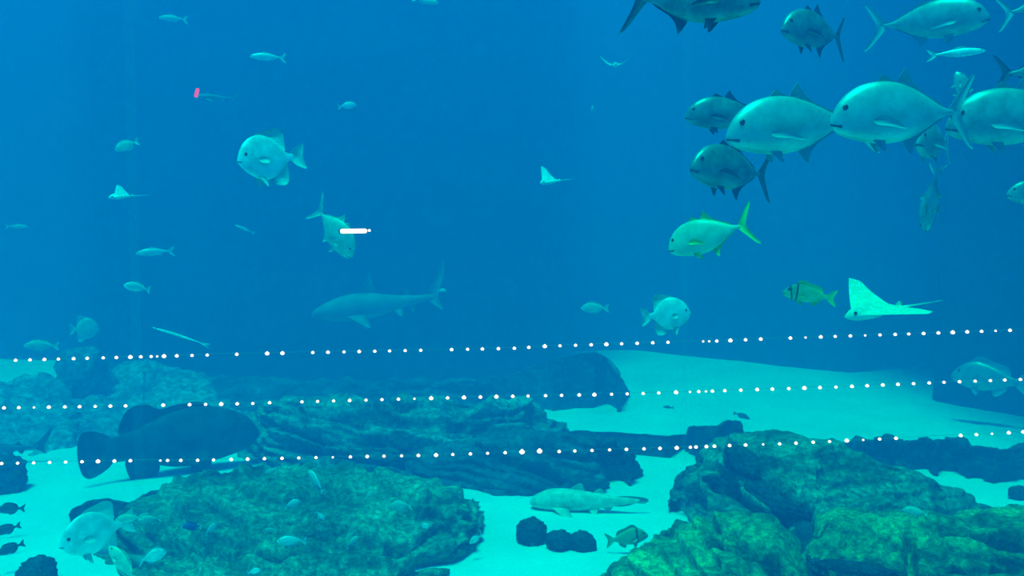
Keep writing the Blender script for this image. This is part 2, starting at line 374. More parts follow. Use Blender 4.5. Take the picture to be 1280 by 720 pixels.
def boulder(name, label, px, py, wpx, hpx, mat, seed, cat='rock', group=None):
    base = fl(px, py); Yd = base.y; w = wpx * Yd / F_PX / 2; h = hpx * Yd / F_PX
    bm = bmesh.new(); bmesh.ops.create_icosphere(bm, subdivisions=5, radius=1)
    V = np.array([v.co[:] for v in bm.verts]); bm.verts.ensure_lookup_table()
    d = 1 + .32 * fbm(V * 1.6, seed, 3) + .20 * fbm(V * 3.4, seed + 5, 3, ridge=True)
    V = V * d[:, None] * np.array([w, w * .85, h * .58]); V[:, 2] += h * .42
    for v, c in zip(bm.verts, V): v.co = c
    me = bpy.data.meshes.new(name); bm.to_mesh(me); bm.free()
    o = link(name, me, mat); o.location = base; tag(o, label, cat, group); return o
def shade_stone(label, p0, p1, wpx, seed, lift=.05):
    """shade of a rock gap, put into a long dark stone laid across the rock between two points of its surface"""
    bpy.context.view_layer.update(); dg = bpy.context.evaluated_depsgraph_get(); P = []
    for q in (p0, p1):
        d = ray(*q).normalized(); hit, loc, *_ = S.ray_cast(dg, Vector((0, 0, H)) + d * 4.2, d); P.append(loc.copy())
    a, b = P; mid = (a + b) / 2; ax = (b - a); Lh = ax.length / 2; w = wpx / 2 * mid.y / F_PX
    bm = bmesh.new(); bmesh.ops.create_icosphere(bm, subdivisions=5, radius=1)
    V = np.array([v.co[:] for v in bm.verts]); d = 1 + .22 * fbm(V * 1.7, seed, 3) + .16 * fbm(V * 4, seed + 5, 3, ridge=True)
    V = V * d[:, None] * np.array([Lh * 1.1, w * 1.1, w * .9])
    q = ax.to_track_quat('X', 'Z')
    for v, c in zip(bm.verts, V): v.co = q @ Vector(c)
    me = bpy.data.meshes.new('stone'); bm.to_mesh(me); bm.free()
    o = link('stone', me, M['rock_dark']); o.location = mid + Vector((0, 0, lift)); tag(o, label, 'rock'); return o  # dark solid added in place of a shadowed crevice
shade_stone('long shadowed crevice built as a dark stone, slanting down across the left shoulder of the right mound', (915, 600), (1002, 648), 30, 41)
shade_stone('short shadowed crevice built as a dark stone, near the top of the left shoulder of the right mound', (912, 566), (948, 598), 30, 42)
shade_stone('shadowed gap built as an upright dark stone between the bright green rocks', (1004, 664), (1022, 716), 36, 43)
shade_stone('low shadowed gap built as a dark stone, along the bottom edge among the bright green rocks', (1030, 712), (1118, 724), 18, 44)
boulder('boulder', 'dark rounded boulder on the sand at the left edge, below the lowest row of reflected lights', 2, 612, 60, 42, M['rock_dark'], 3)
boulder('boulder', 'dark boulder at the bottom edge of the sand, near the left corner', 47, 728, 44, 30, M['rock_dark'], 4)
boulder('coral_lump', 'tallest of three dark lumps in a row on the pale sand', 664, 678, 36, 30, M['rock_dark'], 5, 'coral')
boulder('coral_lump', 'middle one of three dark lumps in a row on the pale sand', 699, 685, 32, 22, M['rock_dark'], 6, 'coral')
boulder('coral_lump', 'right-hand one of three dark lumps in a row on the pale sand', 728, 686, 32, 21, M['rock_dark'], 7, 'coral')
boulder('boulder', 'small round dark stone alone on the sand at the right edge', 1272, 623, 20, 15, M['rock_dark'], 8)

# ---------------------------------------------------------------- fish
SPECIES = {
 # profile rows: t (snout 0, tail tip 1), top, bottom, half width
 'jack': dict(prof=[(0,-.035,-.055,.006),(.012,-.005,-.075,.02),(.04,.045,-.10,.036),(.09,.10,-.125,.055),(.16,.145,-.145,.070),(.27,.175,-.165,.080),(.40,.175,-.170,.080),(.53,.140,-.145,.066),(.65,.085,-.090,.043),(.74,.038,-.040,.024),(.80,.018,-.020,.015),(.84,.014,-.016,.007)],
    tail=[(.80,.0),(.82,.03),(.88,.10),(.96,.19),(1.01,.215),(.975,.15),(.93,.07),(.905,.0),(.93,-.07),(.975,-.15),(1.01,-.215),(.96,-.19),(.88,-.10),(.82,-.03)],
    dorsal=[[(.30,.165),(.34,.215),(.37,.20),(.42,.17)],[(.44,.155),(.485,.245),(.50,.235),(.52,.20),(.58,.135),(.66,.095),(.75,.045),(.74,.02),(.6,.09)]],
    anal=[[(.48,-.14),(.535,-.235),(.55,-.225),(.565,-.18),(.62,-.12),(.75,-.045),(.74,-.02),(.6,-.09)]],
    pec=[(0,0),(.05,.02),(.11,.01),(.19,-.05),(.18,-.058),(.09,-.040),(.02,-.03)], pec_at=(.25,-.035), pel=[(0,0),(.03,-.05),(.07,-.085),(.075,-.05),(.07,0)], pel_at=(.27,-.15), eye=(.085,.035,.020), mouth=(.0,.065,-.058,-.072)),
 'spade': dict(prof=[(0,-.02,-.06,.008),(.03,.06,-.10,.03),(.09,.17,-.17,.05),(.18,.26,-.24,.065),(.32,.325,-.30,.075),(.48,.32,-.30,.07),(.62,.23,-.22,.05),(.72,.10,-.11,.03),(.78,.055,-.055,.018),(.84,.05,-.05,.008)],
    tail=[(.78,.0),(.80,.05),(.88,.13),(.99,.185),(.985,.10),(.965,.0),(.985,-.10),(.99,-.185),(.88,-.13),(.80,-.05)],
    dorsal=[[(.30,.29),(.40,.37),(.52,.40),(.66,.42),(.74,.36),(.745,.24),(.73,.09),(.6,.2)]], anal=[[(.42,-.27),(.52,-.37),(.66,-.40),(.73,-.34),(.74,-.22),(.73,-.09),(.6,-.2)]],
    pec=[(0,0),(.05,.04),(.13,.03),(.16,-.02),(.13,-.06),(.04,-.05)], pec_at=(.27,-.03), pel=[(0,0),(.03,-.08),(.08,-.17),(.10,-.14),(.09,0)], pel_at=(.27,-.26), eye=(.11,.05,.025), mouth=(.0,.045,-.045,-.06)),
 'grunt': dict(prof=[(0,-.02,-.045,.008),(.03,.025,-.07,.028),(.09,.09,-.10,.05),(.18,.15,-.13,.065),(.30,.185,-.15,.07),(.44,.165,-.15,.062),(.60,.11,-.11,.045),(.72,.06,-.06,.026),(.79,.042,-.042,.016),(.83,.04,-.04,.008)],
    tail=[(.79,.0),(.80,.04),(.86,.09),(.98,.16),(.97,.10),(.93,.0),(.97,-.10),(.98,-.16),(.86,-.09),(.80,-.04)],
    dorsal=[[(.24,.16),(.29,.235),(.38,.245),(.50,.205),(.58,.19),(.66,.17),(.72,.12),(.71,.055),(.5,.12)]], anal=[[(.52,-.125),(.57,-.20),(.66,-.15),(.70,-.10),(.69,-.06),(.6,-.09)]],
    pec=[(0,0),(.04,.03),(.12,.02),(.15,-.01),(.11,-.04),(.03,-.03)], pec_at=(.26,-.04), pel=[(0,0),(.03,-.06),(.08,-.10),(.09,-.05),(.08,0)], pel_at=(.27,-.13), eye=(.105,.045,.024), mouth=(.0,.05,-.035,-.055)),
 'grouper': dict(prof=[(0,-.03,-.07,.01),(.03,.02,-.10,.04),(.10,.075,-.125,.075),(.20,.12,-.145,.095),(.34,.15,-.16,.10),(.50,.14,-.15,.085),(.64,.10,-.105,.06),(.75,.07,-.07,.035),(.82,.065,-.065,.02),(.86,.065,-.065,.008)],
    tail=[(.81,.0),(.83,.065),(.88,.10),(.95,.12),(.99,.09),(1.005,0),(.99,-.09),(.95,-.12),(.88,-.10),(.83,-.065)],
    dorsal=[[(.28,.13),(.33,.17),(.45,.175),(.55,.165),(.62,.20),(.70,.20),(.76,.15),(.77,.06),(.5,.11)]], anal=[[(.58,-.12),(.62,-.20),(.69,-.22),(.75,-.16),(.76,-.06),(.66,-.08)]],
    pec=[(0,0),(.05,.05),(.13,.05),(.16,-.01),(.12,-.07),(.03,-.05)], pec_at=(.30,-.06), pel=[(0,0),(.02,-.08),(.06,-.12),(.10,-.08),(.09,0)], pel_at=(.30,-.145), eye=(.12,.055,.012), mouth=(.0,.09,-.05,-.085)),
 'reef': dict(prof=[(0,-.01,-.03,.008),(.04,.04,-.06,.03),(.12,.10,-.10,.05),(.25,.15,-.14,.06),(.42,.155,-.15,.056),(.60,.11,-.11,.04),(.73,.05,-.05,.02),(.80,.035,-.035,.012),(.84,.033,-.033,.006)],
    tail=[(.79,.0),(.81,.035),(.87,.08),(.98,.14),(.965,.07),(.945,.0),(.965,-.07),(.98,-.14),(.87,-.08),(.81,-.035)],
    dorsal=[[(.20,.12),(.28,.20),(.45,.205),(.62,.165),(.72,.10),(.71,.05),(.45,.12)]], anal=[[(.42,-.13),(.50,-.195),(.64,-.15),(.71,-.09),(.70,-.05),(.55,-.10)]],
    pec=[(0,0),(.04,.03),(.12,.02),(.14,-.01),(.10,-.04),(.03,-.03)], pec_at=(.24,-.02), pel=None, pel_at=None, eye=(.09,.035,.02), mouth=(.0,.035,-.022,-.03)),
 'slim': dict(prof=[(0,-.005,-.02,.006),(.05,.03,-.04,.025),(.15,.06,-.065,.04),(.32,.085,-.085,.048),(.5,.075,-.08,.042),(.66,.05,-.05,.03),(.77,.025,-.025,.015),(.84,.02,-.02,.006)],
    tail=[(.80,.0),(.82,.03),(.88,.08),(.99,.13),(.95,.05),(.92,.0),(.95,-.05),(.99,-.13),(.88,-.08),(.82,-.03)],
    dorsal=[[(.32,.075),(.37,.13),(.46,.12),(.60,.07),(.5,.06)]], anal=[[(.52,-.07),(.57,-.12),(.68,-.06),(.6,-.05)]],
    pec=[(0,0),(.04,.02),(.12,.01),(.13,-.02),(.03,-.02)], pec_at=(.22,-.02), pel=None, pel_at=None, eye=(.07,.015,.013), mouth=(.0,.04,-.015,-.022)),
 'ground_shark': dict(prof=[(0,.0,-.02,.02),(.02,.028,-.035,.05),(.07,.055,-.05,.075),(.16,.085,-.065,.085),(.28,.092,-.07,.08),(.42,.080,-.066,.068),(.58,.058,-.05,.05),(.70,.040,-.038,.034),(.82,.024,-.024,.02),(.92,.012,-.014,.008)],
    tail=[(.66,.0),(.70,.030),(.82,.034),(.93,.026),(.99,.012),(1.0,-.004),(.96,-.022),(.90,-.016),(.84,-.030),(.76,-.038),(.70,-.03)],
    dorsal=[[(.34,.075),(.40,.118),(.45,.125),(.46,.10),(.47,.06)],[(.54,.055),(.58,.085),(.62,.085),(.63,.045)]], anal=[[(.62,-.04),(.66,-.065),(.69,-.055),(.70,-.03)]],
    pec=[(0,0),(.02,-.03),(.10,-.10),(.17,-.125),(.18,-.10),(.15,-.04),(.12,0)], pec_at=(.20,-.04), pel=[(0,0),(.04,-.05),(.07,-.05),(.08,0)], pel_at=(.50,-.05), eye=(.06,.02,.008), mouth=(.03,.07,-.02,-.03)),
 'shark': dict(prof=[(0,.0,-.012,.012),(.02,.018,-.022,.035),(.07,.038,-.035,.055),(.16,.062,-.055,.068),(.28,.078,-.068,.072),(.42,.070,-.064,.064),(.58,.045,-.045,.042),(.70,.028,-.028,.026),(.80,.020,-.018,.016),(.88,.016,-.012,.008)],
    tail=[(.79,.0),(.82,.018),(.88,.07),(.95,.15),(.985,.185),(.975,.12),(.93,.04),(.91,.0),(.915,-.03),(.93,-.075),(.89,-.055),(.84,-.02)],
    dorsal=[[(.33,.065),(.40,.13),(.445,.175),(.455,.15),(.455,.10),(.475,.06)],[(.66,.03),(.695,.062),(.705,.045),(.72,.022)]], anal=[[(.68,-.027),(.715,-.065),(.73,-.05),(.74,-.022)]],
    pec=[(0,0),(.02,-.03),(.10,-.13),(.145,-.17),(.15,-.13),(.13,-.05),(.11,0)], pec_at=(.24,-.045), pel=[(0,0),(.04,-.05),(.06,-.04),(.06,0)], pel_at=(.58,-.04), eye=(.06,.012,.007), mouth=(.03,.07,-.02,-.03)),
}
def densify(poly, n=4):
    """closed Catmull-Rom through an outline"""
    out = []; m = len(poly)
    for i in range(m):
        p0, p1, p2, p3 = (np.array(poly[(i + k - 1) % m], float) for k in range(4))
        for s in range(n):
            t = s / n
            out.append(.5 * ((2*p1) + (-p0+p2)*t + (2*p0-5*p1+4*p2-p3)*t*t + (-p0+3*p1-3*p2+p3)*t**3))
    return out
def fin_mesh(poly, thick, place, n=3):
    """an outline filled on both sides with a rim, then mapped into the fish by place(a, b, side)"""
    pts = densify(poly, n); m = len(pts)
    cx = sum(p[0] for p in pts) / m; cy = sum(p[1] for p in pts) / m
    v = []; f = []
    for s in (1, -1):
        for p in pts: v.append(place(p[0], p[1], s * thick * .35))
    tri = None
    from mathutils.geometry import tessellate_polygon
    tri = tessellate_polygon([[Vector((p[0], p[1], 0)) for p in pts]])
    for t in tri:
        f.append((t[0], t[1], t[2])); f.append((t[2] + m, t[1] + m, t[0] + m))
    for i in range(m):
        j = (i + 1) % m; f.append((i, j, j + m, i + m))
    return mesh('fin', v, f)

def make_fish(name, species, L, mats, bend=0.0, hs=1.0, res=1.0, parts='full', bars=None, pec_ang=14):
    """mats: dict body, fin, tail. Local axes: +x snout, +z up, origin mid body."""
    sp_ = SPECIES[species]; prof = sp_['prof']
    root = empty(name)
    ts = [p[0] for p in prof]; tops = [p[1] for p in prof]; bots = [p[2] for p in prof]; ws = [p[3] for p in prof]
    def B(t, y, z):            # body coords -> local, with the swimming curve
        q = (t - .25); off = bend * q * abs(q) * 1.6
        return ((.45 - t) * L, (y + off) * L, z * L * hs)
    nr = int(44 * res); nc = int(28 * res)
    verts = []; faces = []
    tt = [ts[-1] * (1 - math.cos(math.pi * .5 * k / (nr - 1))) if False else ts[-1] * (k / (nr - 1)) ** 1.35 for k in range(nr)]
    for t in tt:
        tp = smooth_interp(ts, tops, t); bt = smooth_interp(ts, bots, t); w = max(.003, smooth_interp(ts, ws, t))
        c = (tp + bt) / 2; h = max(.003, (tp - bt) / 2)
        for k in range(nc):
            a = 2 * math.pi * k / nc
            y = w * math.copysign(abs(math.sin(a)) ** .95, math.sin(a)); z = c + h * math.cos(a)
            verts.append(B(t, y, z))
    faces = grid_faces(nr, nc, True)
    verts.append(B(-.004, 0, (tops[0] + bots[0]) / 2)); i0 = len(verts) - 1
    faces += [(i0, (k + 1) % nc, k) for k in range(nc)]
    verts.append(B(ts[-1] + .01, 0, 0)); i1 = len(verts) - 1; o_ = (nr - 1) * nc
    faces += [(i1, o_ + k, o_ + (k + 1) % nc) for k in range(nc)]
    me = mesh('body', verts, faces)
    body_m = [mats['body'], M['mouth']] + ([bars[0]] if bars else [])
    body = link('body', me, body_m, root)
    mo = sp_['mouth']
    for p in me.polygons:
        c = p.center; t = .45 - c.x / L; z = c.z / (L * hs)
        if 'shark' not in species and mo[0] - .01 < t < mo[1] and res > 1.2:
            zc = mo[2] + (mo[3] - mo[2]) * (t - mo[0]) / (mo[1] - mo[0])
            if abs(z - zc) < .0065: p.material_index = 1
        if bars:
            for (t0, t1, sl) in bars[1]:
                if t0 < t + sl * z < t1: p.material_index = 2
    th = .008
    fm = mats.get('fin', M['fin_grey']); tm = mats.get('tail', fm)
    link('tail_fin', fin_mesh(sp_['tail'], th, lambda a, b, s: B(a, s, b)), tm, root)
    for d in sp_['dorsal']: link('dorsal_fin', fin_mesh(d, th, lambda a, b, s: B(a, s, b)), mats.get('dorsal', fm), root)
    for d in sp_['anal']: link('anal_fin', fin_mesh(d, th, lambda a, b, s: B(a, s, b)), fm, root)
    if parts == 'full':
        def side_fin(poly, pos, sgn, ang, nm, hang):
            t0, z0 = pos
            w = smooth_interp(ts, ws, t0); c = (smooth_interp(ts, tops, t0) + smooth_interp(ts, bots, t0)) / 2; h = (smooth_interp(ts, tops, t0) - smooth_interp(ts, bots, t0)) / 2
            k = max(0, 1 - ((z0 - c) / h) ** 2) ** .5; y0 = w * k * .92 + .002
            ca, sa = math.cos(R(ang)), math.sin(R(ang))
            def pl(a, b, s):
                if hang: return B(t0 + a, sgn * (y0 + abs(b) * sa + s), z0 + b * ca + .01)
                return B(t0 + a * ca, sgn * (y0 + a * sa + s - b * .3), z0 + b)
            link(nm, fin_mesh(poly, th, pl), mats.get('pec', fm), root)
        for sgn in (1, -1):
            side_fin(sp_['pec'], sp_['pec_at'], sgn, 60 if 'shark' in species else pec_ang, 'pectoral_fin', 'shark' in species)
            if sp_['pel']: side_fin(sp_['pel'], sp_['pel_at'], sgn, 20, 'pelvic_fin', True)
    if parts != 'tiny':
        te, ze, re = sp_['eye']
        w = smooth_interp(ts, ws, te); c = (smooth_interp(ts, tops, te) + smooth_interp(ts, bots, te)) / 2; h = (smooth_interp(ts, tops, te) - smooth_interp(ts, bots, te)) / 2
        k = max(0, 1 - ((ze - c) / h) ** 2) ** .5
        for sgn in (1, -1):
            bm = bmesh.new(); bmesh.ops.create_uvsphere(bm, u_segments=16, v_segments=10, radius=1)
            cen = B(te, sgn * w * k * .93, ze)
            for v in bm.verts: v.co = Vector((cen[0] + v.co.x * re * L, cen[1] + v.co.y * re * L * .5, cen[2] + v.co.z * re * L))
            me = bpy.data.meshes.new('eye'); bm.to_mesh(me); bm.free()
            link('eye', me, M['eye_dark'], root)
    return root
def put(o, px, py, Y, yaw, pitch=0, roll=0):
    """yaw 0 swims to the right of the view, 180 to the left, 90 away, -90 towards the glass"""
    o.location = at(px, py, Y)
    o.rotation_mode = 'XYZ'
    yaw -= math.degrees(math.atan2(o.location.x, o.location.y))      # yaw is counted from the line of sight to the animal
    m_ = Matrix.Rotation(R(yaw), 4, 'Z') @ Matrix.Rotation(R(-pitch), 4, 'Y') @ Matrix.Rotation(R(roll), 4, 'X')
    o.rotation_euler = m_.to_euler('XYZ')
    return o
MS = dict(
  midsilver=dict(body=M['midsilver'], fin=M['fin_grey'], tail=M['fin_grey']),
  silver=dict(body=M['silver'], fin=M['fin_grey'], tail=M['fin_grey']),
  steel=dict(body=M['steel'], fin=M['fin_dark'], tail=M['fin_dark']),
  pale=dict(body=M['pale'], fin=M['fin_pale'], tail=M['fin_pale']),
  gold=dict(body=M['gold'], fin=M['yellow'], tail=M['yellow'], dorsal=M['yellow'], pec=M['yellow']),
  pork=dict(body=M['yellow_skin'], fin=M['yellow'], tail=M['yellow']),
  porkdull=dict(body=M['yellowgreen_skin'], fin=M['yellowgreen_skin'], tail=M['yellowgreen_skin']),
  grouper=dict(body=M['grouper'], fin=M['grouper'], tail=M['grouper']),
  dark=dict(body=M['darkfish'], fin=M['fin_dark'], tail=M['fin_dark']),
  shark=dict(body=M['shark'], fin=M['shark'], tail=M['shark']),
  paleshark=dict(body=M['tan'], fin=M['tan'], tail=M['shark']),
  tan=dict(body=M['tan'], fin=M['tan'], tail=M['tan']),
  blue=dict(body=M['blue_skin'], fin=M['blue_skin'], tail=M['fin_pale']),
)
NAMES = dict(jack='trevally', spade='spadefish', grunt='porkfish', grouper='grouper', reef='reef_fish', slim='slender_fish', shark='shark', ground_shark='shark')
def fish(species, mat, label, px, py, Y, lenpx, yaw, pitch=0, roll=0, hs=1.0, bend=0.0, res=1.0, parts='full', bars=None, name=None, cat='fish', group=None, L=None, pec_ang=14):
    if L is None: L = lenpx * Y / F_PX / max(.3, abs(math.cos(R(yaw))))
    o = make_fish(name or NAMES[species], species, L, MS[mat], bend, hs, res, parts, bars, pec_ang)
    put(o, px, py, Y, yaw, pitch, roll); tag(o, label, cat, group); return o
SCH = 'silver trevally schooling in the upper right'
# the school of trevally, upper right
fish('jack','steel','dark trevally cut off by the top edge, swimming right',868,-5,6.6,175,-14,-6,0,1.05,.15,1.6,group=SCH)
fish('jack','steel','dark round-bodied trevally high up, just right of the top-edge fish, facing left',1019,38,8.6,88,228,0,0,1.0,-.15,1.6,group=SCH)
fish('jack','midsilver','trevally swimming right near the top with a wide forked tail',1165,25,9.2,140,-8,0,6,.95,0,1.5,group=SCH)
fish('slim','pale','short pale fish below the right-swimming trevally',1198,66,9.8,66,8,2,0,.9,0,1.2,parts='small',group=SCH)
fish('jack','midsilver','trevally at the top right corner showing only its hanging tail lobe',1310,5,8.0,100,6,8,0,1,0,1.3,group=SCH)
fish('jack','steel','dark trevally half hidden behind the head of the brightest left one',907,142,8.8,108,200,0,0,1.0,.1,1.5,group=SCH)
fish('jack','silver','bright silver trevally at the left front of the school, facing left',990,156,7.7,168,214,-6,-4,1.0,.1,2.0,group=SCH)
fish('jack','silver','bright arched silver trevally in the middle of the school, facing left',1124,141,6.9,176,205,-2,-4,1.12,-.15,2.0,group=SCH)
fish('jack','midsilver','trevally seen head-on below the tail of the middle one',1166,176,8.4,60,-107,-2,0,1.0,0,1.5,L=.98,group=SCH)
fish('jack','midsilver','trevally diving head-down below the school, tail straight above',1163,251,8.6,60,180,-80,52,.95,0,1.5,L=.66,group=SCH)
fish('jack','midsilver','large silver trevally touching the right edge, facing left',1272,146,7.5,172,206,-2,-4,1.05,.1,1.8,group=SCH)
fish('jack','midsilver','small trevally behind the tail of the middle one, nose up',1203,112,8.9,70,165,78,30,1.0,0,1.2,L=.42,group=SCH)
fish('jack','steel','trevally at the right edge showing its dark crescent tail',1312,88,8.2,112,5,0,0,1,0,1.2,group=SCH)
fish('jack','steel','dark trevally swimming left below the brightest ones',914,211,8.2,108,224,4,0,1.05,-.1,1.6,group=SCH)
fish('jack','midsilver','trevally cut by the right edge, alone below the school',1300,242,8.5,80,205,4,0,1,0,1.4,group=SCH)
# the golden one and other single fish
fish('jack','gold','golden trevally with yellow tail below the school, angled nose down',882,294,7.2,108,170,-16,6,1.15,-.1,2.0)
fish('spade','pale','pale spadefish facing right above the edge of the far sand',836,393,9.4,60,18,6,0,1.0,.1,1.6)
fish('grunt','pork','yellow porkfish with dark head bars left of the spotted ray',1009,368,8.0,66,192,8,0,1.0,0,1.8,bars=(M['stripe'],[(.135,.165,.25),(.235,.275,.0)]))
fish('spade','pale','bright pale spadefish alone in open water at the upper left, facing left',332,198,8.4,72,216,-4,8,.98,.2,1.8)
fish('jack','tan','pale greenish fish diving behind the white bar of reflected light',420,290,11.0,72,-30,-48,20,1.45,0,1.4,name='reef_fish')
fish('slim','pale','small pale fish near the top left, level in the water',333,71,14,44,180,0,0,1.2,0,1,parts='small')
fish('slim','tan','faint small fish near the top edge at the far left',215,23,18,34,178,0,0,1.3,0,1,parts='small')
fish('reef','tan','small fish touching the top edge left of centre',533,1,13,34,0,-8,0,.8,0,1,parts='small')
fish('reef','pale','tiny faint fish in the upper middle-left water',435,132,18,24,10,10,0,1.1,0,1,parts='small')
fish('reef','tan','small greenish fish left of the bright upper-left spadefish',157,182,14,30,160,-20,0,1.2,0,1,parts='small')
fish('reef','tan','tiny narrow fish seen end-on in the upper centre',740,136,16,18,-80,0,0,1.3,0,1,parts='small',L=.22)
fish('reef','pale','small bright fish nosing down at left, above the top row of reflected lights',170,359,11,32,195,12,0,1.1,0,1.2,parts='small')
fish('reef','tan','pale fish just above the top row of reflected lights at the far left',50,432,17,40,180,4,0,1.0,0,1,parts='small')
fish('spade','tan','faint blocky patch of reflected light, shaped as a fish, above the top row at the left',107,411,21,34,0,0,0,1.2,0,1,parts='small')  # fish shape added in place of a blocky reflected patch
fish('slim','pale','thin pale streak of reflected light, shaped as a fish, slanting down left of centre above the top row',223,419,12.5,72,180,20,0,.28,.3,1,parts='small')  # thin fish shape added in place of a reflected streak
fish('reef','tan','faint greenish fish in mid water right of the far shark',742,385,18,36,180,0,0,1.1,0,1,parts='small')
fish('slim','tan','faint slim fish at the far left edge in mid water',22,283,20,26,0,0,0,1.1,0,1,parts='small')
fish('slim','pale','faint long fish in the left mid water below the winged ray',192,315,19,46,180,-4,0,1.2,0,1,parts='small')
fish('slim','pale','faint thin fish slanting down near the bright spadefish',305,286,17,26,180,24,0,.7,0,1,parts='small')
fish('reef','pale','tiny bright fish right of the far shark',553,363,17,12,0,0,0,1.1,0,1,parts='small')
fish('slim','dark','tiny dark fish close over the far sand',835,509,18.5,14,180,4,0,1.3,0,1,parts='small')
fish('reef','dark','small dark fish above the horned rock',928,520,16.5,22,0,-18,0,.8,0,1,parts='small')
fish('grunt','midsilver','faint big grey fish in front of the dark wall block, right edge',1234,473,17.0,92,170,4,8,1.15,.1,1.3,name='grey_fish')
# large animals
fish('shark','shark','large faint grey shark crossing the far water at centre left',468,382,19.6,172,184,-7,8,1.35,.12,1.4,cat='shark')
fish('shark','shark','small pale shark with upturned tail far off at the upper left',268,122,16.5,54,182,0,0,1.0,0,1,cat='shark')
fish('grouper','grouper','huge dark grouper gliding right over the left rocks',226,546,13.6,212,8,4,0,1.12,-.1,1.8)
fish('shark','dark','dark shark tail coming into view at the left edge',-12,562,14.0,130,176,0,0,1.0,.1,1.2,cat='shark')
fish('ground_shark','paleshark','pale shark-like fish resting on the sand below the middle slab, tail to the right',728,627,11.5,148,172,-3,6,1.2,-.1,1.8,cat='shark')
fish('grunt','porkdull','olive-yellow porkfish over the sand beside the lower right rocks',786,672,10.0,54,12,10,0,1.15,.1,1.6,bars=(M['stripe'],[(.24,.29,.1)]))
fish('spade','pale','big pale spadefish over the sand at the lower left',116,666,8.2,84,206,-6,0,.92,.1,1.8)
fish('reef','tan','fish nosing down just behind the big lower-left spadefish',152,703,7.5,46,140,48,0,1.1,0,1.3)
SM = 'small reef fish over the rocks'
bpy.context.view_layer.update(); DG = bpy.context.evaluated_depsgraph_get()
def rock_depth(px, py):
    d = ray(px, py).normalized(); hit, loc, *_ = S.ray_cast(DG, Vector((0, 0, H)) + d * 4.2, d)
    return loc.y if hit else 99
for (sp1, mt, lb, px, py, Y, ln, yw, pt, h_) in (
  ('reef','dark','upper one of three small dark fish over the sand at the left edge',12,636,10.6,30,190,8,.9),
  ('reef','dark','middle one of three small dark fish over the sand at the left edge',8,662,10.0,28,188,-10,.9),
  ('reef','dark','lowest of three small dark fish over the sand at the left edge',12,686,9.4,30,186,-14,.9),
  ('reef','pale','pale diamond-shaped fish just right of the nose-down one',192,695,8.6,32,14,10,1.1),
  ('reef','blue','small blue fish over the left mound',239,658,9.8,22,180,6,.9),
  ('reef','pale','small pale fish beside the blue one on the left mound',264,661,9.7,15,30,30,1.2),
  ('reef','tan','small fish on the upper edge of the left mound, nose left',339,589,11.6,16,170,-20,1.0),
  ('reef','pale','pale fish tipped nose-up over the top of the left mound',394,600,11.0,22,130,40,.8),
  ('reef','pale','small fish in the middle of the left mound, facing right',366,630,10.6,20,10,14,1.1),
  ('reef','pale','tiny fish slanting down in the middle of the left mound',401,645,10.2,15,0,-50,.9),
  ('reef','pale','flattened pale fish low on the left mound',363,676,9.4,34,180,4,.8),
  ('reef','tan','small fish tilted up, right of the flattened one',441,677,9.4,18,20,36,1.0),
  ('reef','tan','small grey fish in the upper middle of the left mound',462,618,11.0,13,0,40,1.1),
  ('reef','tan','fish blending into the right part of the left mound',500,632,10.6,26,180,0,1.1),
  ('reef','pale','tiny pale fish near the right end of the left mound',532,657,10.2,12,160,-20,1.3),
  ('reef','pale','small pale fish over the sand just past the left mound',594,674,9.8,16,-150,-20,1.0),
  ('reef','tan','pale fish tucked behind the tail of the big spadefish',160,648,9.8,30,178,0,.8),
  ('reef','tan','tan fish on the left mound beyond the big spadefish tail',186,649,9.8,26,182,4,.8),
  ('reef','tan','small fish lying over the top of the lower right rocks',1143,639,8.3,28,180,4,.8),
  ('reef','pale','small pale fish at the bottom edge of the left mound',318,714,8.6,16,0,10,1.0),
  ('reef','tan','tiny tan fish in the rocks at the bottom left of centre',338,662,9.8,12,180,0,.9),
):
    # each swims a hand's breadth clear of the rock under it
    Y = min([Y] + [rock_depth(px + a, py + c) - .22 for a in (-ln * .4, 0, ln * .4) for c in (-5, 6)])
    fish(sp1, mt, lb, px, py, Y, ln * 1.1, yw, pt, 0, h_ * 1.3, 0, 1.0, 'small', group=SM)

